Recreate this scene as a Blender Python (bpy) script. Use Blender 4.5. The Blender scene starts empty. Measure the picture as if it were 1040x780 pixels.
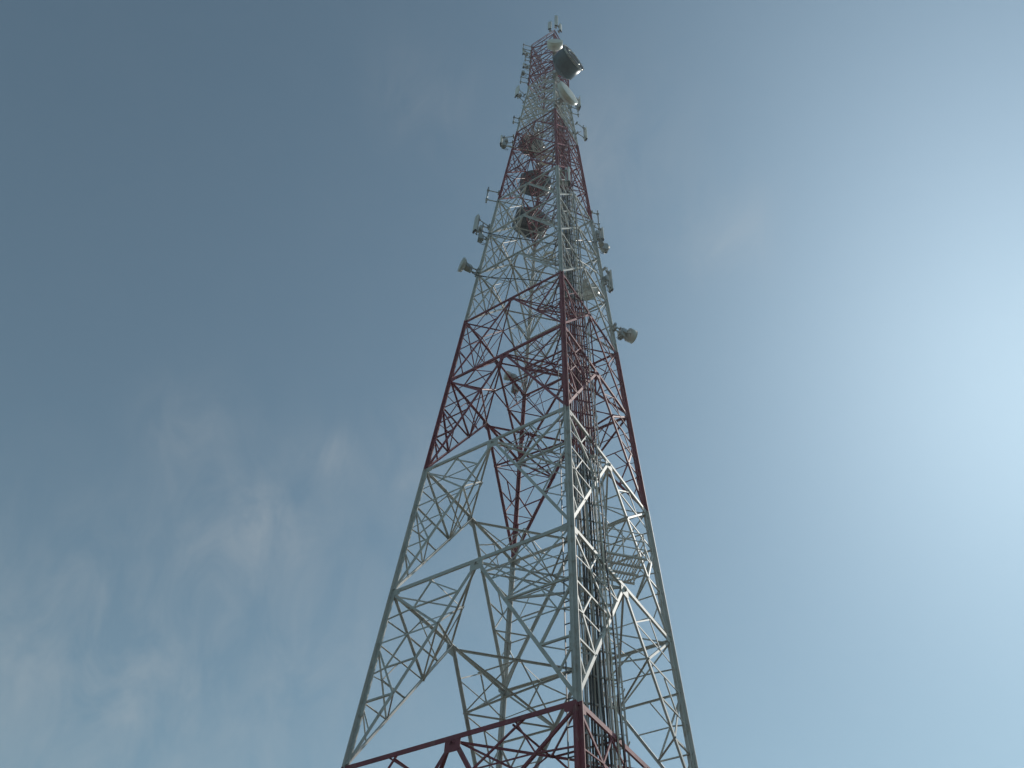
import bpy, math, random
from mathutils import Vector, Matrix
random.seed(7)
R = math.radians
scene = bpy.context.scene
COL = scene.collection

# ------------------------------------------------------------------ camera
PHI = 0.15669
CAM = Vector((-1.3593, -22.8866, 1.881))
TILT, ROLL = 0.9037, -0.07489
ct, st, cr, sr = math.cos(TILT), math.sin(TILT), math.cos(ROLL), math.sin(ROLL)
fwd = Vector((0, ct, st)); V0 = Vector((0, -st, ct)); ex = Vector((1, 0, 0))
right = cr * ex - sr * V0
up = sr * ex + cr * V0
cam_data = bpy.data.cameras.new('camera')
cam = bpy.data.objects.new('camera', cam_data); COL.objects.link(cam)
m = Matrix((right, up, -fwd)).transposed().to_4x4(); m.translation = CAM
cam.matrix_world = m
cam_data.sensor_fit = 'HORIZONTAL'; cam_data.sensor_width = 36.0
cam_data.lens = 785.53 / 1040 * 36
cam_data.clip_start = 0.1; cam_data.clip_end = 20000
scene.camera = cam

# ------------------------------------------------------------------ sun and sky
SUN_AZ, SUN_EL = R(51.5), R(42)
sd = Vector((math.sin(SUN_AZ) * math.cos(SUN_EL), math.cos(SUN_AZ) * math.cos(SUN_EL), math.sin(SUN_EL)))
sl = bpy.data.lights.new('sun', 'SUN'); sl.energy = 3.9; sl.angle = R(0.5); sl.color = (1, .95, .87)
so = bpy.data.objects.new('sun', sl); COL.objects.link(so)
so.rotation_euler = sd.to_track_quat('Z', 'Y').to_euler()

world = bpy.data.worlds.new('World'); scene.world = world
world.use_nodes = True
nt = world.node_tree; nt.nodes.clear()
def node(tree, typ, **kw):
    n = tree.nodes.new(typ)
    for k, v in kw.items(): setattr(n, k, v)
    return n
L = nt.links.new
out = node(nt, 'ShaderNodeOutputWorld'); bg = node(nt, 'ShaderNodeBackground')
sky = node(nt, 'ShaderNodeTexSky', sky_type='NISHITA', sun_disc=False)
sky.sun_elevation = SUN_EL; sky.sun_rotation = SUN_AZ
sky.altitude = 100; sky.air_density = 1.0; sky.dust_density = 0.11; sky.ozone_density = 1.0
bg.inputs['Strength'].default_value = 0.080
tc = node(nt, 'ShaderNodeTexCoord')
def mathn(op, a, b=None, clamp=False):
    n = node(nt, 'ShaderNodeMath', operation=op, use_clamp=clamp)
    for i, v in enumerate((a, b)):
        if v is None: continue
        if isinstance(v, (int, float)): n.inputs[i].default_value = v
        else: L(v, n.inputs[i])
    return n.outputs[0]
def vdot(vec):
    n = node(nt, 'ShaderNodeVectorMath', operation='DOT_PRODUCT'); L(tc.outputs['Generated'], n.inputs[0]); n.inputs[1].default_value = vec
    return n.outputs['Value']
# thin cirrus: soft patches in fixed directions of the sky, broken up by streaky noise
mp = node(nt, 'ShaderNodeMapping'); L(tc.outputs['Generated'], mp.inputs['Vector'])
mp.inputs['Scale'].default_value = (11, 6, 6); mp.inputs['Rotation'].default_value = (R(20), R(10), R(15))
n1 = node(nt, 'ShaderNodeTexNoise'); L(mp.outputs[0], n1.inputs['Vector'])
n1.inputs['Scale'].default_value = 1.5; n1.inputs['Detail'].default_value = 9; n1.inputs['Roughness'].default_value = .6; n1.inputs['Distortion'].default_value = .55
r1 = node(nt, 'ShaderNodeMapRange'); L(n1.outputs['Fac'], r1.inputs['Value'])
r1.inputs['From Min'].default_value = .36; r1.inputs['From Max'].default_value = .76
PATCH = [((-.382, .629, .677), 900, .55), ((-.325, .710, .627), 260, .55), ((-.279, .735, .618), 900, .5), ((-.486, .753, .444), 110, .75), ((-.366, .835, .41), 70, .6),
         ((-.215, .682, .699), 2500, .75), ((-.125, .688, .715), 500, .6), ((.256, .422, .87), 700, .75), ((-.132, .314, .94), 700, .5), ((.10, .37, .922), 200, .5), ((-.2, .826, .528), 60, .45)]
tot = None
for dv, kk, am in PATCH:
    dv = Vector(dv).normalized()
    w_ = mathn('MULTIPLY', mathn('EXPONENT', mathn('MULTIPLY', mathn('SUBTRACT', vdot(tuple(dv)), 1.0), float(kk))), am)
    tot = w_ if tot is None else mathn('ADD', tot, w_)
cl = mathn('MULTIPLY', tot, mathn('ADD', mathn('MULTIPLY', r1.outputs[0], 1.15), .02))
cl = mathn('ADD', cl, mathn('MULTIPLY', r1.outputs[0], .03))
cl = mathn('MULTIPLY', cl, .21, True)
# slight camera white balance of the sky colour
hz = node(nt, 'ShaderNodeMix', data_type='RGBA', blend_type='MULTIPLY'); hz.inputs['Factor'].default_value = 1.0
hs = node(nt, 'ShaderNodeHueSaturation'); L(sky.outputs[0], hs.inputs['Color']); hs.inputs['Saturation'].default_value = .81
L(hs.outputs[0], hz.inputs['A']); hz.inputs['B'].default_value = (.99, 1.22, 1.10, 1)
# thin veil of high haze, denser towards the sun
veil2 = mathn('MULTIPLY', mathn('POWER', mathn('MAXIMUM', vdot(tuple(Vector((.48, .19, .86)).normalized())), 0.0), 16.0), 1.15)
veil = mathn('ADD', mathn('MULTIPLY', mathn('POWER', mathn('MAXIMUM', vdot(tuple(sd)), 0.0), 20.0), 2.7), mathn('ADD', veil2, 0.0))
gc = node(nt, 'ShaderNodeVectorMath', operation='SCALE'); gc.inputs[0].default_value = (.82, 1.06, 1.28); L(veil, gc.inputs['Scale'])
hv = node(nt, 'ShaderNodeMix', data_type='RGBA', blend_type='ADD'); hv.inputs['Factor'].default_value = 1.0
L(hz.outputs['Result'], hv.inputs['A']); L(gc.outputs[0], hv.inputs['B'])
mx = node(nt, 'ShaderNodeMix', data_type='RGBA'); L(cl, mx.inputs['Factor'])
L(hv.outputs['Result'], mx.inputs['A']); mx.inputs['B'].default_value = (7.2, 7.2, 7.0, 1)
L(mx.outputs['Result'], bg.inputs['Color']); L(bg.outputs[0], out.inputs['Surface'])

scene.view_settings.view_transform = 'Standard'; scene.view_settings.look = 'None'
scene.view_settings.exposure = 0.0; scene.view_settings.gamma = 1.0
scene.render.engine = 'CYCLES'

# ------------------------------------------------------------------ materials
def material(name, base, rough=.5, metal=0.0, var=.12, dirt=None, dirt_amt=0.0, scale=3.0):
    mt = bpy.data.materials.new(name); mt.use_nodes = True
    t = mt.node_tree; b = t.nodes['Principled BSDF']
    b.inputs['Roughness'].default_value = rough; b.inputs['Metallic'].default_value = metal
    c = t.nodes.new('ShaderNodeTexCoord')
    n = t.nodes.new('ShaderNodeTexNoise'); n.inputs['Scale'].default_value = scale; n.inputs['Detail'].default_value = 5
    t.links.new(c.outputs['Object'], n.inputs['Vector'])
    rp = t.nodes.new('ShaderNodeValToRGB')
    rp.color_ramp.elements[0].position = .3; rp.color_ramp.elements[1].position = .7
    rp.color_ramp.elements[0].color = tuple(x * (1 - var) for x in base) + (1,)
    rp.color_ramp.elements[1].color = tuple(min(1, x * (1 + var)) for x in base) + (1,)
    t.links.new(n.outputs['Fac'], rp.inputs['Fac'])
    src = rp.outputs['Color']
    if dirt:
        n2 = t.nodes.new('ShaderNodeTexNoise'); n2.inputs['Scale'].default_value = scale * 2.7; n2.inputs['Detail'].default_value = 8
        t.links.new(c.outputs['Object'], n2.inputs['Vector'])
        mr = t.nodes.new('ShaderNodeMapRange'); mr.inputs['From Min'].default_value = .56; mr.inputs['From Max'].default_value = .72
        mr.inputs['To Max'].default_value = dirt_amt
        t.links.new(n2.outputs['Fac'], mr.inputs['Value'])
        mi = t.nodes.new('ShaderNodeMix'); mi.data_type = 'RGBA'
        t.links.new(mr.outputs[0], mi.inputs['Factor']); t.links.new(src, mi.inputs['A']); mi.inputs['B'].default_value = tuple(dirt) + (1,)
        src = mi.outputs['Result']
    t.links.new(src, b.inputs['Base Color'])
    return mt
RED = material('red_paint', (.235, .050, .070), .62, var=.22, dirt=(.30, .17, .15), dirt_amt=.6, scale=1.2)
WHITE = material('white_paint', (.49, .50, .485), .62, var=.10, dirt=(.24, .17, .11), dirt_amt=.55, scale=1.2)
GALV = material('galvanised_steel', (.42, .43, .42), .42, .6, var=.2, scale=4)
DISHW = material('dish_white', (.74, .74, .68), .4, var=.06, dirt=(.45, .42, .35), dirt_amt=.4)
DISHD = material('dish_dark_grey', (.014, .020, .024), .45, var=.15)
DRUM = material('drum_blue_grey', (.045, .080, .098), .45, var=.2, dirt=(.03, .04, .05), dirt_amt=.6)
BLACK = material('radome_black', (.010, .012, .016), .6)
RADOME = material('radome_grey', (.56, .57, .55), .5, var=.05)
DARK = material('black_rubber', (.022, .024, .026), .5, var=.3, scale=6)
BEIGE = material('beige_cable', (.66, .62, .52), .5, var=.15, scale=6)
RADIO = material('radio_grey', (.36, .38, .38), .45, var=.08)
DKSTEEL = material('dark_steel', (.10, .11, .12), .4, .3, var=.2)
WSTEEL = material('weathered_steel', (.075, .085, .10), .6, var=.25, scale=4)
CONC = material('concrete', (.36, .35, .33), .9, var=.15, dirt=(.2, .18, .15), dirt_amt=.5)
GROUND = material('dry_grass_soil', (.055, .06, .035), .95, var=.35, dirt=(.10, .075, .05), dirt_amt=.9, scale=.35)

# ------------------------------------------------------------------ mesh helpers
class MB:
    def __init__(s): s.v = []; s.f = []; s.mi = []; s.mats = []; s.sm = []
    def mid(s, mat):
        if mat not in s.mats: s.mats.append(mat)
        return s.mats.index(mat)
    def sweep(s, p0, p1, prof, b, n, mat, smooth=False):
        """closed profile [(x,y)] swept from p0 to p1; x along b, y along n"""
        i0 = len(s.v); k = len(prof); mi = s.mid(mat)
        for p in (p0, p1):
            for x, y in prof: s.v.append(p + b * x + n * y)
        for i in range(k):
            j = (i + 1) % k
            s.f.append((i0 + i, i0 + j, i0 + k + j, i0 + k + i)); s.mi.append(mi); s.sm.append(smooth)
        s.f.append(tuple(i0 + i for i in reversed(range(k)))); s.mi.append(mi); s.sm.append(False)
        s.f.append(tuple(i0 + k + i for i in range(k))); s.mi.append(mi); s.sm.append(False)
    def angle(s, p0, p1, n, w, t, mat, off=0.0, flip=1):
        a = (p1 - p0).normalized(); n = (n - a * n.dot(a)).normalized(); b = n.cross(a) * flip
        o = -n * off - b * (w / 2)
        s.sweep(p0 + o, p1 + o, [(0, 0), (w, 0), (w, t), (t, t), (t, w), (0, w)], b, -n, mat)
    def tee(s, p0, p1, n, w, d, t, mat, off=0.0):
        a = (p1 - p0).normalized(); n = (n - a * n.dot(a)).normalized(); b = n.cross(a)
        o = -n * off; h = w / 2; q = t * .9
        s.sweep(p0 + o, p1 + o, [(-h, 0), (h, 0), (h, t), (q, t), (q, d), (-q, d), (-q, t), (-h, t)], b, -n, mat)
    def tube(s, p0, p1, r, mat, seg=10):
        a = (p1 - p0).normalized(); q = Vector((0, 0, 1)) if abs(a.z) < .9 else Vector((1, 0, 0))
        b = a.cross(q).normalized(); n = a.cross(b)
        s.sweep(p0, p1, [(r * math.cos(2 * math.pi * i / seg), r * math.sin(2 * math.pi * i / seg)) for i in range(seg)], b, n, mat, True)
    def path(s, pts, r, mat, seg=6):
        i0 = len(s.v); mi = s.mid(mat)
        for i, p in enumerate(pts):
            a = (pts[min(i + 1, len(pts) - 1)] - pts[max(i - 1, 0)]).normalized()
            q = Vector((0, 0, 1)) if abs(a.z) < .9 else Vector((1, 0, 0))
            b = a.cross(q).normalized(); n = a.cross(b)
            for j in range(seg):
                t = 2 * math.pi * j / seg; s.v.append(p + b * (r * math.cos(t)) + n * (r * math.sin(t)))
        for i in range(len(pts) - 1):
            for j in range(seg):
                k = (j + 1) % seg
                s.f.append((i0 + i * seg + j, i0 + i * seg + k, i0 + (i + 1) * seg + k, i0 + (i + 1) * seg + j)); s.mi.append(mi); s.sm.append(True)
        e = i0 + (len(pts) - 1) * seg
        s.f.append(tuple(i0 + j for j in reversed(range(seg)))); s.mi.append(mi); s.sm.append(False)
        s.f.append(tuple(e + j for j in range(seg))); s.mi.append(mi); s.sm.append(False)
    def box(s, c, sx, sy, sz, mat, bev=0.0):
        h = [(-sx / 2 + bev, -sy / 2), (sx / 2 - bev, -sy / 2), (sx / 2, -sy / 2 + bev), (sx / 2, sy / 2 - bev), (sx / 2 - bev, sy / 2), (-sx / 2 + bev, sy / 2), (-sx / 2, sy / 2 - bev), (-sx / 2, -sy / 2 + bev)] if bev else [(-sx / 2, -sy / 2), (sx / 2, -sy / 2), (sx / 2, sy / 2), (-sx / 2, sy / 2)]
        s.sweep(c - Vector((0, 0, sz / 2)), c + Vector((0, 0, sz / 2)), h, Vector((1, 0, 0)), Vector((0, 1, 0)), mat)
    def plate(s, c, n, a, sa, sb, t, mat):
        n = n.normalized(); a = (a - n * a.dot(n)).normalized(); b = n.cross(a)
        s.sweep(c - n * (t / 2), c + n * (t / 2), [(-sa / 2, -sb * .35), (-sa * .3, -sb / 2), (sa * .3, -sb / 2), (sa / 2, -sb * .35), (sa / 2, sb / 2), (-sa / 2, sb / 2)], a, b, mat)
    def lathe(s, prof, mat, seg=36):
        """profile [(x,r)] turned about the local x axis"""
        i0 = len(s.v); mi = s.mid(mat)
        for x, r in prof:
            for j in range(seg):
                t = 2 * math.pi * j / seg; s.v.append(Vector((x, r * math.cos(t), r * math.sin(t))))
        for i in range(len(prof) - 1):
            for j in range(seg):
                k = (j + 1) % seg
                s.f.append((i0 + i * seg + j, i0 + i * seg + k, i0 + (i + 1) * seg + k, i0 + (i + 1) * seg + j)); s.mi.append(mi); s.sm.append(True)
    def build(s, name, parent=None, label=None):
        me = bpy.data.meshes.new(name); me.from_pydata([tuple(v) for v in s.v], [], s.f)
        for mt in s.mats: me.materials.append(mt)
        me.polygons.foreach_set('material_index', s.mi); me.polygons.foreach_set('use_smooth', s.sm)
        me.update()
        import bmesh
        bm = bmesh.new(); bm.from_mesh(me); bmesh.ops.recalc_face_normals(bm, faces=bm.faces); bm.to_mesh(me); bm.free()
        o = bpy.data.objects.new(name, me); COL.objects.link(o)
        if parent: o.parent = parent
        if label: o['label'] = label
        return o
def empty(name, loc=(0, 0, 0), rz=0.0, parent=None):
    o = bpy.data.objects.new(name, None); COL.objects.link(o); o.location = loc; o.rotation_euler = (0, 0, rz)
    o.empty_display_size = .2
    if parent: o.parent = parent
    return o
def tag(o, label, cat, group=None):
    o['label'] = label; o['category'] = cat
    if group: o['group'] = group
    return o
def copy_tree(o, parent=None):
    c = o.copy(); COL.objects.link(c)
    if parent: c.parent = parent
    for ch in list(o.children): copy_tree(ch, c)
    return c

# ------------------------------------------------------------------ ground
mb = MB(); mi = mb.mid(GROUND); S = 64
mb.v.append(Vector((0, 0, 0)))
for j in range(S): mb.v.append(Vector((2500 * math.cos(2 * math.pi * j / S), 2500 * math.sin(2 * math.pi * j / S), 0)))
for j in range(S): mb.f.append((0, 1 + j, 1 + (j + 1) % S)); mb.mi.append(mi); mb.sm.append(False)
gr = mb.build('ground'); gr['kind'] = 'structure'

# ------------------------------------------------------------------ tower layout
ANG = {'N': -math.pi / 2 + PHI, 'R': PHI, 'F': math.pi / 2 + PHI, 'L': math.pi + PHI}
ORDER = ['N', 'R', 'F', 'L']
def rad(z): return max(5.359 - .0545 * (z - 12), 2.0)
def out_dir(c): return Vector((math.cos(ANG[c]), math.sin(ANG[c]), 0))
def corner(c, z): return out_dir(c) * rad(z) + Vector((0, 0, z))
def lerp(a, b, t): return a + (b - a) * t
FACES = [('N', 'R'), ('R', 'F'), ('F', 'L'), ('L', 'N')]
def face_n(a, b): return (out_dir(a) + out_dir(b)).normalized()
def px_size(p0, p1):
    def pr(p):
        d = p - CAM; w = max(d.dot(fwd), .5); return Vector((d.dot(right) / w, d.dot(up) / w))
    return (pr(p0) - pr(p1)).length
# sections: (lowest level, levels..., paint)
SECTIONS = [([0, 6, 12], RED, 'red'), ([12, 18, 24], WHITE, 'white'), ([24, 30, 35], RED, 'red'), ([35, 40, 45, 50], WHITE, 'white'),
            ([50, 54.5, 59, 63], RED, 'red'), ([63, 66, 69, 72, 75], WHITE, 'white'), ([75, 78.2, 81.4, 84.7, 88], RED, 'red')]
BOUNDS = [(s[0][0], s[0][-1], s[1]) for s in SECTIONS]
def bands(z0, z1):
    for a, b, mt in BOUNDS:
        lo, hi = max(a, z0), min(b, z1)
        if hi > lo + 1e-4: yield lo, hi, mt
def paint_at(z):
    for a, b, mt in BOUNDS:
        if a <= z < b: return mt
    return RED

tower = tag(empty('lattice_tower'), 'tall four-legged lattice steel telecom tower painted in red and white bands', 'tower')
small = []          # every thin bracing bar: (size, section object, p0, p1, n, w, mat, off, name)
def jit(a=.006): return random.random() * a
for si, (lev, mat, cname) in enumerate(SECTIONS):
    z0, z1 = lev[0], lev[-1]
    sec = empty('tower_section', (0, 0, 0), 0, tower)
    sec['label'] = '%s painted section of the tower' % cname
    # legs: cruciform (starred double angle) sections with bolted splice plates
    lw = .235 - .0012 * z0; lt = .024
    for c in ORDER:
        i = ORDER.index(c); d1 = (out_dir(ORDER[(i + 1) % 4]) - out_dir(c)).normalized(); d2 = (out_dir(ORDER[i - 1]) - out_dir(c)).normalized()
        mb = MB()
        segs = [(z0, z1)] if not (z0 < 73.65 < z1) else [(z0, 73.65), (73.65, z1)]
        for a, b in segs:
            p0, p1 = corner(c, a), corner(c, b); ax = (p1 - p0).normalized()
            e1 = (d1 - ax * d1.dot(ax)).normalized(); e2 = (d2 - ax * d2.dot(ax)).normalized()
            k = 1
            h = lw * .60; q = .016
            ce = (e1 + e2) * .06
            mb.sweep(p0 + ce, p1 + ce, [(-h, -q), (-q, -q), (-q, -h), (q, -h), (q, -q), (h, -q), (h, q), (q, q), (q, h), (-q, h), (-q, q), (-h, q)], e1, e2, mat)
        zz = z0 + 1.5
        while zz < z1 - .8:
            p = corner(c, zz); ax = (corner(c, zz + .5) - p).normalized()
            for e, f in ((d1, d2), (d2, d1)):
                o = e * (lw * .36 + .06) + f * (.06 - .026)
                mb.sweep(p + o, p + o + ax * .62, [(-lw * .42, -.007), (lw * .42, -.007), (lw * .42, .007), (-lw * .42, .007)], e, f, mat)
                for bz in (.08, .2, .42, .54):
                    for bx in (-.25, .25):
                        b0 = p + o + ax * bz + e * (lw * bx) - f * .007
                        mb.tube(b0, b0 - f * .02, .016, mat, 6)
            zz += 6.0 if z0 < 30 else 5.0
        mb.build('leg', sec)
    for li in range(len(lev) - 1):
        zb, zt = lev[li], lev[li + 1]
        xpanel = zb >= 63
        n_div = 3 if zt - zb > 5.5 else 2
        k = 1.0 if zb < 30 else (.85 if zb < 50 else .7)
        mids = {}
        for a, b in FACES:
            At, Bt, Ab, Bb = corner(a, zt), corner(b, zt), corner(a, zb), corner(b, zb)
            n = face_n(a, b); M = lerp(At, Bt, .5); mids[a + b] = M
            mb = MB(); e = (Bt - At).normalized()
            mb.tee(At + e * .06, Bt - e * .06, n, .132 * k, .11 * k, .014, mat, .028 + jit())
            if not xpanel: mb.plate(M - n * .045 - Vector((0, 0, .17 * k)), n, e, .50 * k, .42 * k, .014, mat)
            for P, sgn in ((At, 1), (Bt, -1)):
                mb.plate(P + e * (sgn * .30) - n * .038 - Vector((0, 0, .06)), n, e, .26 * k, .26 * k, .012, mat)
            mb.build('horizontal_beam', sec)
            if xpanel:
                for P, Q, o in ((At, Bb, .045), (Bt, Ab, .075)):
                    mb = MB(); mb.angle(P, Q, n, .085, .010, mat, o); mb.build('diagonal_brace', sec) if zb < 66 or a == 'N' or b == 'N' else small.append((px_size(P, Q) * .8, sec, P, Q, n, .085, mat, o))
                Mb = lerp(Ab, Bb, .5); X = lerp(lerp(At, Bb, .5), lerp(Bt, Ab, .5), .5)
                small.append((px_size(lerp(At, Ab, .5), lerp(Bt, Bb, .5)) * .5, sec, lerp(At, Ab, .5), lerp(Bt, Bb, .5), n, .06, mat, .10))
                continue
            for Lt_, Lb_ in ((At, Ab), (Bt, Bb)):
                p_, q_ = M - Vector((0, 0, .05)), Lb_ + (M - Lb_).normalized() * .08
                low = -1 if n.cross(q_ - p_).z > 0 else 1      # standing flange along the upper edge
                mb = MB(); mb.angle(p_, q_, n, .105 * k, .013, mat, .055 + jit(), low)
                mb.build('diagonal_brace', sec)
                def sm(p, q, w):
                    small.append((px_size(p, q) * w / .07, sec, p, q, n, w * k, mat, .05 + jit(.03)))
                l = [lerp(Lt_, Lb_, i / n_div) for i in range(n_div + 1)]
                d = [lerp(M, Lb_, i / n_div) for i in range(n_div + 1)]
                for i in range(1, n_div): sm(l[i], d[i], .07)
                for i in range(n_div - 1):
                    sm(l[i], d[i + 1], .085)
                    mm = lerp(l[i], d[i + 1], .5)
                    sm(mm, lerp(l[i], d[i], .5), .055); sm(mm, lerp(d[i], d[i + 1], .5), .055); sm(mm, lerp(l[i], l[i + 1], .55), .045)
                    if i == 0: sm(lerp(l[0], d[0], .42), lerp(d[0], d[1], .5), .055)
                sm(l[n_div - 1], lerp(d[n_div - 1], Lb_, .5), .06)
        # plan diamond between the beam middles, corner ties, hip bracing inside each corner
        upn = Vector((0, 0, 1)); FM = [mids[a + b] for a, b in FACES]
        for i in range(4):
            P, Q = FM[i], FM[(i + 1) % 4]; C = corner(FACES[i][1], zt)
            if xpanel:
                small.append((px_size(P, Q) * .6, sec, P, Q, upn, .06, mat, .1)); continue
            mb = MB(); mb.angle(P, Q, upn, .075 * k, .01, mat, .08 + jit(.02)); mb.build('plan_brace', sec)
            H = lerp(P, Q, .5)
            small.append((px_size(C, H), sec, C, H, upn, .075 * k, mat, .10 + jit(.02)))
            for E_ in (P, Q): small.append((px_size(lerp(E_, C, .5), H) * .7, sec, lerp(E_, C, .5), H, upn, .05 * k, mat, .11 + jit(.02)))
            Cb = corner(FACES[i][1], zb)
            d1 = [lerp(P, Cb, j / n_div) for j in range(n_div + 1)]; d2 = [lerp(Q, Cb, j / n_div) for j in range(n_div + 1)]
            for A_, B_, w in ((P, d2[1], .075), (Q, d1[1], .075), (d1[1], d2[1], .06), (H, d1[1], .05), (H, d2[1], .05)):
                nn = out_dir(FACES[i][1])
                small.append((px_size(A_, B_) * w / .07, sec, A_, B_, nn, w * k, mat, .03 + jit(.05)))
            if n_div == 3:
                small.append((px_size(d1[2], d2[2]) * .8, sec, d1[2], d2[2], out_dir(FACES[i][1]), .055 * k, mat, .05))
            if zb >= 24:
                small.append((px_size(P, lerp(Q, FM[(i + 2) % 4], .5)), sec, lerp(P, Q, .5), lerp(Q, FM[(i + 2) % 4], .5), upn, .06, mat, .13))
small.sort(key=lambda s: -s[0])
rest = MB()
for i, (sz, sec, p, q, n, w, mat, o) in enumerate(small):
    mb = MB() if i < 100 else rest
    mb.angle(p, q, n, w * .84, .008, mat, o, 1 if i % 2 else -1)
    if i < 100: mb.build('bracing_bar', sec)
ro = rest.build('fine_bracing', tower); ro['kind'] = 'stuff'
for c in ORDER:
    mb = MB(); mb.box(corner(c, 0) + Vector((0, 0, .25)), 1.3, 1.3, .5, CONC, .05); mb.build('concrete_footing', tower)
# lightning rod and rails of the top deck
mb = MB()
for a, b in FACES:
    P, Q = corner(a, 88), corner(b, 88)
    for h in (.55, 1.1): mb.tube(P + Vector((0, 0, h)), Q + Vector((0, 0, h)), .03, RED, 6)
    for t in (0, .33, .66): mb.tube(lerp(P, Q, t), lerp(P, Q, t) + Vector((0, 0, 1.1)), .03, RED, 6)
mb.build('guard_rail', tower)

# ------------------------------------------------------------------ ladder up the near leg
iN = 'N'
dNL = (out_dir('L') - out_dir('N')).normalized(); dNR = (out_dir('R') - out_dir('N')).normalized()
nNR = face_n('N', 'R')
def lad_pt(z, s, inn): return corner('N', z) + dNL * s - face_n('L', 'N') * inn
ladder = tag(empty('climbing_ladder', corner('N', 0)), 'narrow steel climbing ladder running up beside the nearest tower leg', 'ladder')
off = Vector(corner('N', 0))
for s in (.10, .44):
    mb = MB()
    for a, b, mt in bands(.4, 75):
        p0, p1 = lad_pt(a, s, .20) - off, lad_pt(b, s, .20) - off
        mb.sweep(p0, p1, [(-.022, -.010), (.022, -.010), (.022, .010), (-.022, .010)], face_n('L', 'N'), dNL, WSTEEL)
    mb.build('side_rail', ladder)
z = 1.0; 
while z < 74.5:
    mb = MB(); mb.tube(lad_pt(z, .02, .20) - off, lad_pt(z, .44, .20) - off, .018, WSTEEL, 6); mb.build('rung', ladder); z += .75

# ------------------------------------------------------------------ cable tray with feeder cables inside the right-hand face
LR = Vector((math.cos(PHI), math.sin(PHI), 0)); nNR = out_dir('N'); dNR = LR
def tray_pt(z, s, inn):
    f = .62 + .38 * rad(z) / rad(12)
    return corner('N', z) + LR * (s * f) - nNR * ((1.05 + inn) * f)
tray = tag(empty('cable_tray', tray_pt(0, 1.3, .5) * 1), 'tall vertical cable tray packed with feeder cables inside the tower', 'cable tray')
off = Vector(tray.location)
T0, T1, INN = .48, 1.62, .50
for s in (T0, (T0 + T1) / 2, T1):
    mb = MB()
    for a, b, mt in bands(.5, 80):
        mb.sweep(tray_pt(a, s, INN) - off, tray_pt(b, s, INN) - off, [(-.035, -.02), (.035, -.02), (.035, .02), (-.035, .02)], nNR, dNR, mt)
    mb.build('side_rail', tray)
z = 1.0
while z < 80:
    mb = MB(); p, q = tray_pt(z, T0 - .16, INN) - off, tray_pt(z, T1, INN) - off
    mb.sweep(p, q, [(-.025, -.02), (.025, -.02), (.025, .02), (-.025, .02)], Vector((0, 0, 1)), nNR, paint_at(z)); mb.build('rung', tray); z += .85
rs = random.Random(3)
ncab = 28
for i in range(ncab):
    s = T0 + .06 + (T1 - T0 - .12) * i / (ncab - 1) + rs.uniform(-.015, .015)
    top = rs.choice([52, 60, 66, 72, 78, 79.5])
    r_ = rs.choice([.014, .018, .024, .030])
    dark = rs.random() < (.58 if i < ncab * .55 else .20)
    side = .05 + r_ + rs.choice([0, 0, .05])
    mb = MB(); ph = rs.uniform(0, 6)
    zs = [.6 + k_ * .9 for k_ in range(int((top - .6) / .9))]
    pieces = []; pale = BEIGE if rs.random() < .6 else WHITE; dipped = rs.random() < (.6 if dark else .85)
    for a, b, mt in BOUNDS:
        sub = [zz for zz in zs if a - .95 <= zz < b]
        if len(sub) > 1: pieces.append((sub, RED if (mt is RED and dipped and a > 20) else (DARK if dark else pale)))
    for sub, mt in pieces:
        pts = [tray_pt(zz, s + .012 * math.sin(zz * 1.3 + ph) + .01 * math.sin(zz * .47 + 2 * ph), INN + (side if i % 3 else -side)) - off for zz in sub]
        mb.path(pts, r_, mt, 5)
    mb.build('feeder_cable', tray)

# ------------------------------------------------------------------ caged ladder and rest platform deeper inside the same face
CS, CI = 1.85, 1.40
cage = tag(empty('caged_ladder', tray_pt(0, CS, CI)), 'inner ladder with round safety hoops behind the cable tray', 'ladder')
off = Vector(cage.location)
for s in (-.2, .2):
    mb = MB(); mb.sweep(tray_pt(.4, CS + s, CI) - off, tray_pt(34, CS + s, CI) - off, [(-.025, -.012), (.025, -.012), (.025, .012), (-.025, .012)], nNR, dNR, WHITE); mb.build('side_rail', cage)
z = .8
while z < 34:
    mb = MB(); mb.tube(tray_pt(z, CS - .2, CI) - off, tray_pt(z, CS + .2, CI) - off, .012, WHITE, 6); mb.build('rung', cage); z += .36
z = 3.0; hoops = 0
while z < 33.5:
    mb = MB(); pts = []
    for k in range(17):
        t = -.35 + (math.pi + .7) * k / 16
        pts.append(tray_pt(z, CS + .36 * math.cos(t), CI + .3 + .40 * math.sin(t)) - off)
    mb.path(pts, .018, WHITE, 5); mb.build('cage_hoop', cage); z += 1.6
for t in (.1, 1.2, 2.0, 3.0):
    mb = MB(); mb.tube(tray_pt(3, CS + .36 * math.cos(t), CI + .3 + .40 * math.sin(t)) - off, tray_pt(33.4, CS + .36 * math.cos(t), CI + .3 + .40 * math.sin(t)) - off, .011, WHITE, 5); mb.build('cage_bar', cage)

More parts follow.
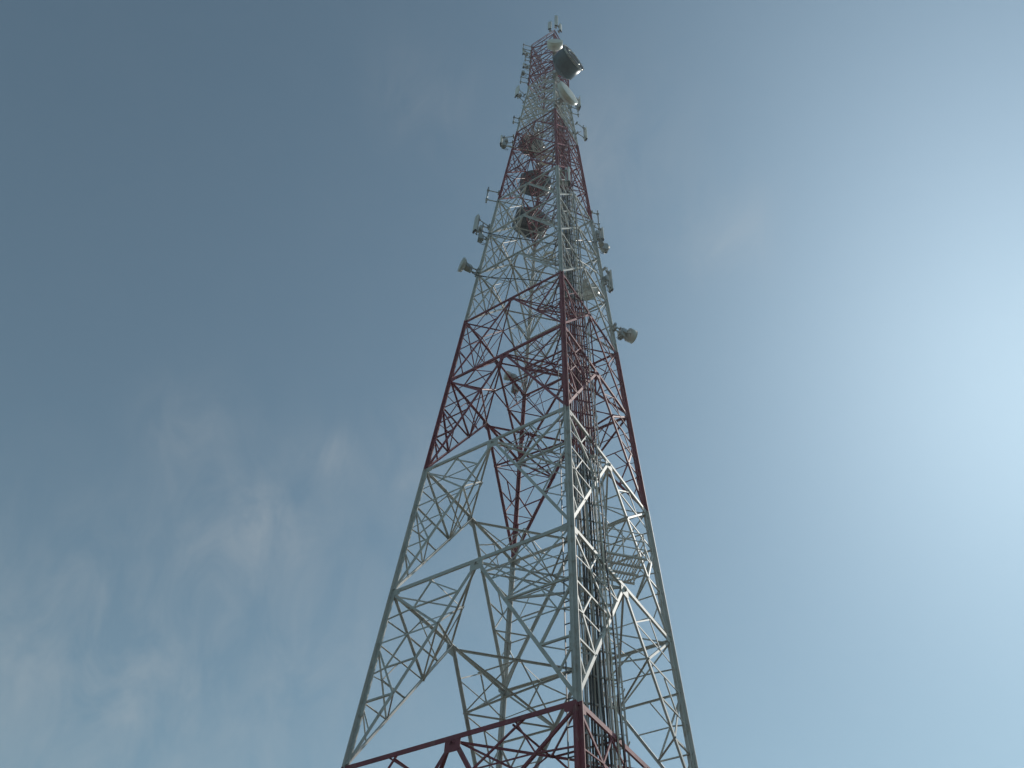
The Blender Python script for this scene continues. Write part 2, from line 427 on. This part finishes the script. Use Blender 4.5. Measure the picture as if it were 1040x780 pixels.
PZ = 19.0
plat = tag(empty('rest_platform', tray_pt(PZ, 2.5, 1.5)), 'small grated rest platform with pipe railing beside the inner ladder', 'platform')
off = Vector(plat.location); a1, a2 = dNR, -nNR
mb = MB()
for k in range(15):
    p = a1 * (-.75 + k * .107); mb.sweep(p + a2 * -.35, p + a2 * 1.0, [(-.012, -.02), (.012, -.02), (.012, .02), (-.012, .02)], a1, Vector((0, 0, 1)), WHITE)
for v in (-.35, .1, .55, 1.0): mb.sweep(a1 * -.8 + a2 * v, a1 * .8 + a2 * v, [(-.03, -.05), (.03, -.05), (.03, .015), (-.03, .015)], a2, Vector((0, 0, 1)), WHITE)
mb.build('grating_deck', plat)
mb = MB(); U = Vector((0, 0, 1)); cs = [a1 * -.78 + a2 * -.33, a1 * .78 + a2 * -.33, a1 * .78 + a2 * .98, a1 * -.78 + a2 * .98]
for k in range(4):
    P, Q = cs[k], cs[(k + 1) % 4]
    for t in (0, .5): mb.tube(lerp(P, Q, t), lerp(P, Q, t) + U * 1.1, .022, WHITE, 6)
    if k != 3:
        for h in (.4, .75, 1.1): mb.tube(P + U * h, Q + U * h, .022, WHITE, 6)
mb.build('railing', plat)

# ------------------------------------------------------------------ antennas (local +x is the direction they face)
X, Y, Z = Vector((1, 0, 0)), Vector((0, 1, 0)), Vector((0, 0, 1))
def make_panel(length, width, arm, body=RADOME, radio=True, pipe_len=None, cap=DARK):
    root = empty('sector_antenna'); pl = pipe_len or length * 1.25
    mb = MB(); mb.tube(-Z * pl / 2, Z * pl / 2, .045, GALV, 8); mb.build('mounting_pipe', root)
    for h in (-.32, .32):
        mb = MB(); mb.tube(Z * pl * h, Z * pl * h - X * arm, .035, GALV, 6)
        mb.box(Z * pl * h, .16, .16, .10, GALV); mb.box(Z * pl * h - X * arm, .10, .30, .14, GALV); mb.build('support_arm', root)
    mb = MB(); d = .13
    w = width / 2
    prof = [(.12, -w), (.12 + d * .55, -w), (.12 + d * .9, -w * .75), (.12 + d, 0), (.12 + d * .9, w * .75), (.12 + d * .55, w), (.12, w)]
    mb.sweep(-Z * length / 2, Z * length / 2, prof, X, Y, body); mb.build('radome_panel', root)
    mb = MB(); mb.sweep(-Z * (length / 2 + .05), -Z * length / 2, [(x_, y_ * .96) for x_, y_ in prof], X, Y, cap)
    for yy in (-.5, 0, .5): mb.tube(Vector((.18, yy * w, -length / 2 - .05)), Vector((.18, yy * w, -length / 2 - .14)), .018, DARK, 6)
    mb.build('end_cap', root)
    for h in (-.36, .36):
        mb = MB(); mb.box(Vector((.06, 0, length * h)), .14, .10, .08, GALV); mb.build('tilt_bracket', root)
    if radio:
        mb = MB(); mb.box(Vector((-.20, 0, -length * .12)), .20, .30, .46, RADIO, .02)
        for k in range(6): mb.box(Vector((-.32, -.125 + .05 * k, -length * .12)), .05, .012, .42, RADIO)
        mb.build('radio_unit', root)
        mb = MB(); mb.path([Vector((.18, 0, -length / 2 - .12)), Vector((.12, .05, -length / 2 - .32)), Vector((-.1, .06, -length / 2 - .30)), Vector((-.2, .03, -length * .12 - .24))], .016, DARK, 5); mb.build('jumper_cable', root)
    return root
def make_dish(D, depth, arm, body, face, back=None, name='microwave_dish', open_front=False, rim=False):
    r = D / 2; root = empty(name); back = back or body
    bd = D * .20
    mb = MB(); mb.lathe([(.30 + bd, r - .02), (.30 + bd, r + .012), (.30 + bd + depth, r + .012), (.30 + bd + depth, r - .02), (.30 + bd, r - .02)], body, 40); mb.build('shroud', root)
    mb = MB(); mb.lathe([(.30 + bd * (k / 10) ** 2, .02 + (r - .02) * k / 10) for k in range(11)] + [(.30 + bd - .012, r - .02)] , back, 40)
    for k in range(8):
        t = k * math.pi / 4; dr = Vector((0, math.cos(t), math.sin(t)))
        mb.tube(Vector((.26, 0, 0)) + dr * (.16 * r), Vector((.27 + bd, 0, 0)) + dr * r * .98, .022, GALV, 5)
    mb.build('reflector', root)
    if not open_front:
        mb = MB(); x0 = .30 + bd + depth
        mb.lathe([(x0 - .004, r + .018), (x0 + .02, r + .018), (x0 + .03, r * .96), (x0 + .05, r * .6), (x0 + .06, .01)], face, 40); mb.build('radome', root)
    else:
        mb = MB(); x0 = .30 + bd * .2; mb.tube(Vector((x0, 0, 0)), Vector((x0 + bd + depth * .9, 0, 0)), .05, GALV, 8); mb.lathe([(x0 + bd + depth * .9, .01), (x0 + bd + depth * .9, .14), (x0 + bd + depth * .9 + .12, .10), (x0 + bd + depth * .9 + .12, .01)], DARK, 16); mb.build('feed_horn', root)
    if rim:
        mb = MB(); x0 = .30 + bd + depth; mb.lathe([(x0 - .10, r + .014), (x0 - .10, r + .05), (x0 + .05, r + .05), (x0 + .05, r + .014), (x0 - .10, r + .014)], GALV, 40)
        for k in range(20):
            t = k * math.pi / 10; c_ = Vector((x0 + .03, math.cos(t) * (r + .07), math.sin(t) * (r + .07))); mb.tube(c_ - X * .1, c_ + X * .08, .022, DKSTEEL, 6)
        mb.lathe([(x0 + .04, r * .62), (x0 + .09, r * .62), (x0 + .09, r * .58), (x0 + .04, r * .58)], GALV, 32); mb.build('clamp_ring', root)
    mb = MB(); mb.tube(-Z * (r * .55 + .15), Z * (r * .55 + .15), .06, GALV, 10)
    mb.box(Vector((.16, 0, 0)), .28, .34, .34, GALV, .03); mb.build('mounting_pipe', root)
    for h in (-1, 1):
        mb = MB(); p = Z * (h * r * .45); mb.tube(p, p - X * arm, .045, GALV, 6); mb.box(p, .18, .18, .12, GALV); mb.box(p - X * arm, .12, .4, .16, GALV); mb.build('support_arm', root)
    mb = MB(); mb.tube(Vector((-.1, .1, -r * .4)), Vector((.30 + bd, r * .9, -r * .1)), .022, GALV, 6); mb.build('stay_bar', root)
    return root
def put(o, p, az): o.location = p; o.rotation_euler = (0, 0, az); return o
def on_leg(c, z, d, side=0.0):
    t = Vector((-out_dir(c).y, out_dir(c).x, 0)); return corner(c, z) + out_dir(c) * d + t * side
G1 = 'panel antennas mounted along the tower'
def panel(c, z, d, side, az, length, width, label, **kw):
    o = make_panel(length, width, kw.pop('arm', d), **kw); tag(o, label, 'antenna', G1); return put(o, on_leg(c, z, d, side), ANG[c] + R(az))
def dish(c, z, d, side, az, D, depth, label, body=DISHW, face=DISHW, arm=None, **kw):
    o = make_dish(D, depth, arm or d, body, face, **kw); tag(o, label, 'dish', 'microwave dishes on the tower'); return put(o, on_leg(c, z, d, side), ANG[c] + R(az))

# big drums near the top
dish('N', 72.9, .15, .05, 35, 2.5, 1.35, 'huge dark grey drum dish sticking out near the tower top', DRUM, BLACK, rim=True)
dish('N', 79.4, .15, .0, -12, 1.45, .6, 'small white drum dish just above the huge dark drum', DISHW, DISHW)
dish('N', 64.0, .3, .26, 35, 2.1, .30, 'wide shallow white dish just below the huge dark drum', DISHW, DISHW)
# drums on the far leg, seen through the lattice
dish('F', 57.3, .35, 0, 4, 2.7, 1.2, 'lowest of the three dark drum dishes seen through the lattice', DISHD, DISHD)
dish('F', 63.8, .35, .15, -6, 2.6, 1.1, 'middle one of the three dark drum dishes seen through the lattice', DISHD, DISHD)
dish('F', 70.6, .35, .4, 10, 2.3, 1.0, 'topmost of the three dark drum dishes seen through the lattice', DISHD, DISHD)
# small dishes
dish('F', 35.9, -.4, .62, 100, .50, .20, 'small pale dish on the far leg inside the lower red band', RADOME, RADOME, arm=.6)
dish('R', 37.2, .45, 0, 15, .75, .35, 'small grey drum dish on long arms off the right leg', RADOME, DISHW)
dish('R', 47.6, .35, .2, 40, .60, .25, 'small dish facing right on the right leg amid radio boxes', RADOME, RADOME)
dish('R', 46.2, -.1, 2.6, 60, 1.5, .30, 'pale grey dish behind the lattice on the far right face', RADOME, RADOME)
dish('L', 40.2, .45, .1, 15, .85, .10, 'small pale dish facing left on the left leg', RADOME, RADOME)
# panel antennas, left leg from low to high
panel('L', 45.8, .75, 0, 25, 2.0, .36, 'tall grey panel antenna on pipe arms off the left leg')
panel('L', 60.6, .75, 0, -20, 1.6, .36, 'short pale panel antenna with dark boxes off the left leg in the upper red band', body=DISHW)
panel('L', 72.6, .72, 0, 30, 2.4, .46, 'white panel antenna with dark base off the left edge of the upper white band', body=DISHW)
panel('L', 80.4, .45, .2, 0, 1.2, .26, 'lower of the two slim panels on the left edge of the topmost red band', radio=True)
panel('L', 86.3, .6, -.2, 10, 1.3, .26, 'upper of the two slim panels on the left edge of the topmost red band', radio=True)
# right leg
panel('R', 42.6, .30, 0, 30, 2.2, .34, 'long panel antenna close to the right leg just above the lower red band')
panel('R', 48.6, .40, .1, 10, 1.6, .30, 'panel antenna with radio box on the right leg, above the small dish')
panel('R', 66.4, .75, 0, 20, 2.5, .34, 'slim white panel antenna off the right leg in the upper white band', body=DISHW, radio=False, pipe_len=3.6)
panel('R', 73.6, .70, 0, 10, 2.6, .62, 'white panel antenna beside the wide shallow white dish', body=DISHW)
# near leg
panel('N', 47.4, .30, .42, 75, 2.1, .36, 'bright white panel antenna beside the nearest leg in the middle white band', body=DISHW, radio=False)
# cluster on the top
panel('N', 89.3, .10, -.50, -30, 2.8, .38, 'leftmost panel antenna of the cluster on the tower top', radio=False)
panel('N', 91.9, .10, .12, 0, 4.2, .36, 'tallest, middle panel antenna of the cluster on the tower top', body=RADOME, radio=False)
panel('N', 89.6, .10, .50, 45, 2.6, .36, 'rightmost panel antenna of the cluster on the tower top', radio=False)

def pipe_mount(c, z, d, ln, label):
    root = tag(empty('pipe_mount'), label, 'pipe mount', 'empty antenna pipe mounts')
    mb = MB(); mb.tube(-Z * ln / 2, Z * ln / 2, .05, GALV, 8); mb.build('pipe', root)
    for h in (-.3, .3):
        mb = MB(); mb.tube(Z * ln * h, Z * ln * h - X * d, .04, GALV, 6); mb.box(Z * ln * h, .15, .15, .1, GALV); mb.box(Z * ln * h - X * d, .1, .3, .14, GALV); mb.build('support_arm', root)
    put(root, on_leg(c, z, d), ANG[c])
pipe_mount('L', 50.4, .74, 2.4, 'empty pipe mount on two arms at the foot of the upper red band')
pipe_mount('L', 45.0, .40, 2.6, 'empty pipe mount between the tall grey panel antenna and the left leg')
pipe_mount('L', 65.6, .45, 1.8, 'empty pipe mount off the left leg at the foot of the upper white band')
pipe_mount('R', 71.3, .60, 2.6, 'empty pipe mount below the white panel on the right leg')
pipe_mount('R', 50.5, .45, 2.6, 'empty pipe mount on the right leg at the foot of the upper red band')
pipe_mount('L', 83.6, .50, 1.8, 'empty pipe mount on the left edge of the topmost red band')

pipe_mount('L', 87.6, .85, 2.6, 'empty pipe mount farthest left on the tower top')
pipe_mount('L', 76.6, .70, 2.4, 'empty pipe mount on the left edge just above the upper white band')
pipe_mount('R', 83.0, .55, 2.4, 'empty pipe mount behind the huge dark drum dish')

def radio(c, z, d, side, az, label, n=2):
    root = tag(empty('radio_unit'), label, 'radio unit', 'radio boxes clamped to the legs')
    mb = MB(); mb.box(Vector((.16, 0, 0)), .22, .34, .55, RADIO, .02); mb.build('housing', root)
    mb = MB()
    for k in range(7): mb.box(Vector((.30, -.15 + .05 * k, 0)), .06, .012, .50, RADIO)
    mb.build('cooling_fins', root)
    mb = MB(); mb.box(Vector((.02, 0, 0)), .08, .20, .30, GALV); mb.tube(Vector((0, 0, 0)), Vector((-d, 0, 0)), .04, GALV, 6); mb.build('bracket', root)
    for k in (-1, 1):
        mb = MB(); mb.path([Vector((.16, .08 * k, -.27)), Vector((.16, .09 * k, -.45)), Vector((.02, .06 * k, -.62)), Vector((-.2, .03 * k, -.6))], .018, DARK, 5); mb.build('jumper_cable', root)
    put(root, on_leg(c, z, d, side), ANG[c] + R(az))
radio('R', 46.2, .3, -.1, 0, 'grey radio box under the small dish on the right leg')
radio('R', 37.0, .3, 0, 30, 'grey radio box beside the small drum dish on long arms')
radio('L', 44.2, .2, 0, 0, 'grey radio box on the left leg near the tall grey panel')
radio('L', 59.6, .45, 0, 0, 'grey radio box below the short pale panel in the upper red band')
radio('L', 78.3, .4, .1, 0, 'grey radio box on the left edge at the foot of the topmost red band')
radio('F', 35.4, -.1, .4, 100, 'grey radio box behind the small pale dish on the far leg')

# branch cables sagging from the antennas to the cable tray
rs = random.Random(11)
for z_, c, d_ in [(45.2, 'L', .5), (40, 'L', .3), (60, 'L', .6), (72, 'L', .5), (80, 'L', .4), (86, 'L', .4), (47.5, 'R', .3), (43, 'R', .3), (66.5, 'R', .5), (73.5, 'R', .5), (57, 'F', .2), (63.6, 'F', .2), (70.4, 'F', .2), (57.4, 'F', .2), (71, 'N', .2), (79.5, 'N', .2), (62.5, 'F', .1), (69.5, 'L', .1)]:
    P = on_leg(c, z_, d_); Q = tray_pt(z_ - 3.5 - rs.random() * 2.5, (T0 + T1) / 2 + rs.uniform(-.4, .4), INN - .12)
    m1 = on_leg(c, z_ - .8, -.25, rs.uniform(-.2, .2)); m2 = lerp(m1, Q, .55) + Vector((rs.uniform(-.3, .3), rs.uniform(-.3, .3), .5))
    pts = []
    for k in range(25):
        t = k / 24; b0, b1, b2, b3 = (1 - t) ** 3, 3 * t * (1 - t) ** 2, 3 * t * t * (1 - t), t ** 3
        pts.append(P * b0 + m1 * b1 + m2 * b2 + Q * b3 - tray.location)
    mb = MB(); mb.path(pts, rs.choice([.022, .03, .035]), rs.choice([DARK, DARK, BEIGE]), 5); mb.build('branch_cable', tray)

# grated walkway round the inside below the upper white band
for zz in (63.15,):
    mb = MB(); mt = WHITE
    for a, b in FACES:
        n = face_n(a, b); P, Q = corner(a, zz) - n * .5, corner(b, zz) - n * .5; e = (Q - P).normalized()
        P, Q = P + e * .35, Q - e * .35
        for k in range(7): mb.sweep(P - n * (k * .13), Q - n * (k * .13), [(-.012, -.02), (.012, -.02), (.012, .02), (-.012, .02)], n, Z, mt)
        ln = (Q - P).length; cnt = int(ln / .45)
        for k in range(cnt + 1):
            c_ = P + e * (ln * k / cnt) + Vector((0, 0, -.035)); mb.sweep(c_ + n * .1, c_ - n * .9, [(-.012, -.015), (.012, -.015), (.012, .015), (-.012, .015)], e, Z, mt)
    mb.build('walkway_grating', tower)

# feeder waveguides: loops of spare cable hung inside the upper red band
def coil(loc, r, label, turns=4):
    pts = []
    for k in range(turns * 20 + 1):
        t = 2 * math.pi * k / 20; rr_ = r * (1 + .06 * math.sin(t * .37 + 1))
        pts.append(Vector((rr_ * math.cos(t), rr_ * math.sin(t) * .9, .035 * k / 20 + .05 * math.sin(t * 1.7))))
    mb = MB(); mb.path(pts, .028, BEIGE, 6); o = mb.build('cable_coil'); o.location = loc; o.rotation_euler = (R(25), R(-15), 0)
    tag(o, label, 'cable coil', 'coils of spare cable')
coil(Vector((.1, .2, 59.05)), .50, 'larger coil of pale cable hung inside the upper red band')
coil(Vector((.4, .8, 45.1)), .38, 'smaller coil of pale cable hung lower inside the lattice')

# ------------------------------------------------------------------ thin humid haze of the air
mb = MB(); hm = bpy.data.materials.new('haze'); hm.use_nodes = True
t = hm.node_tree; t.nodes.clear(); o_ = t.nodes.new('ShaderNodeOutputMaterial'); v_ = t.nodes.new('ShaderNodeVolumePrincipled')
v_.inputs['Density'].default_value = 0.0005; v_.inputs['Color'].default_value = (.86, .93, 1, 1); v_.inputs['Anisotropy'].default_value = .45
t.links.new(v_.outputs[0], o_.inputs['Volume'])
mb.box(Vector((0, 0, 47.5)), 5400, 5400, 97, hm); hz_o = mb.build('haze'); hz_o['kind'] = 'stuff'
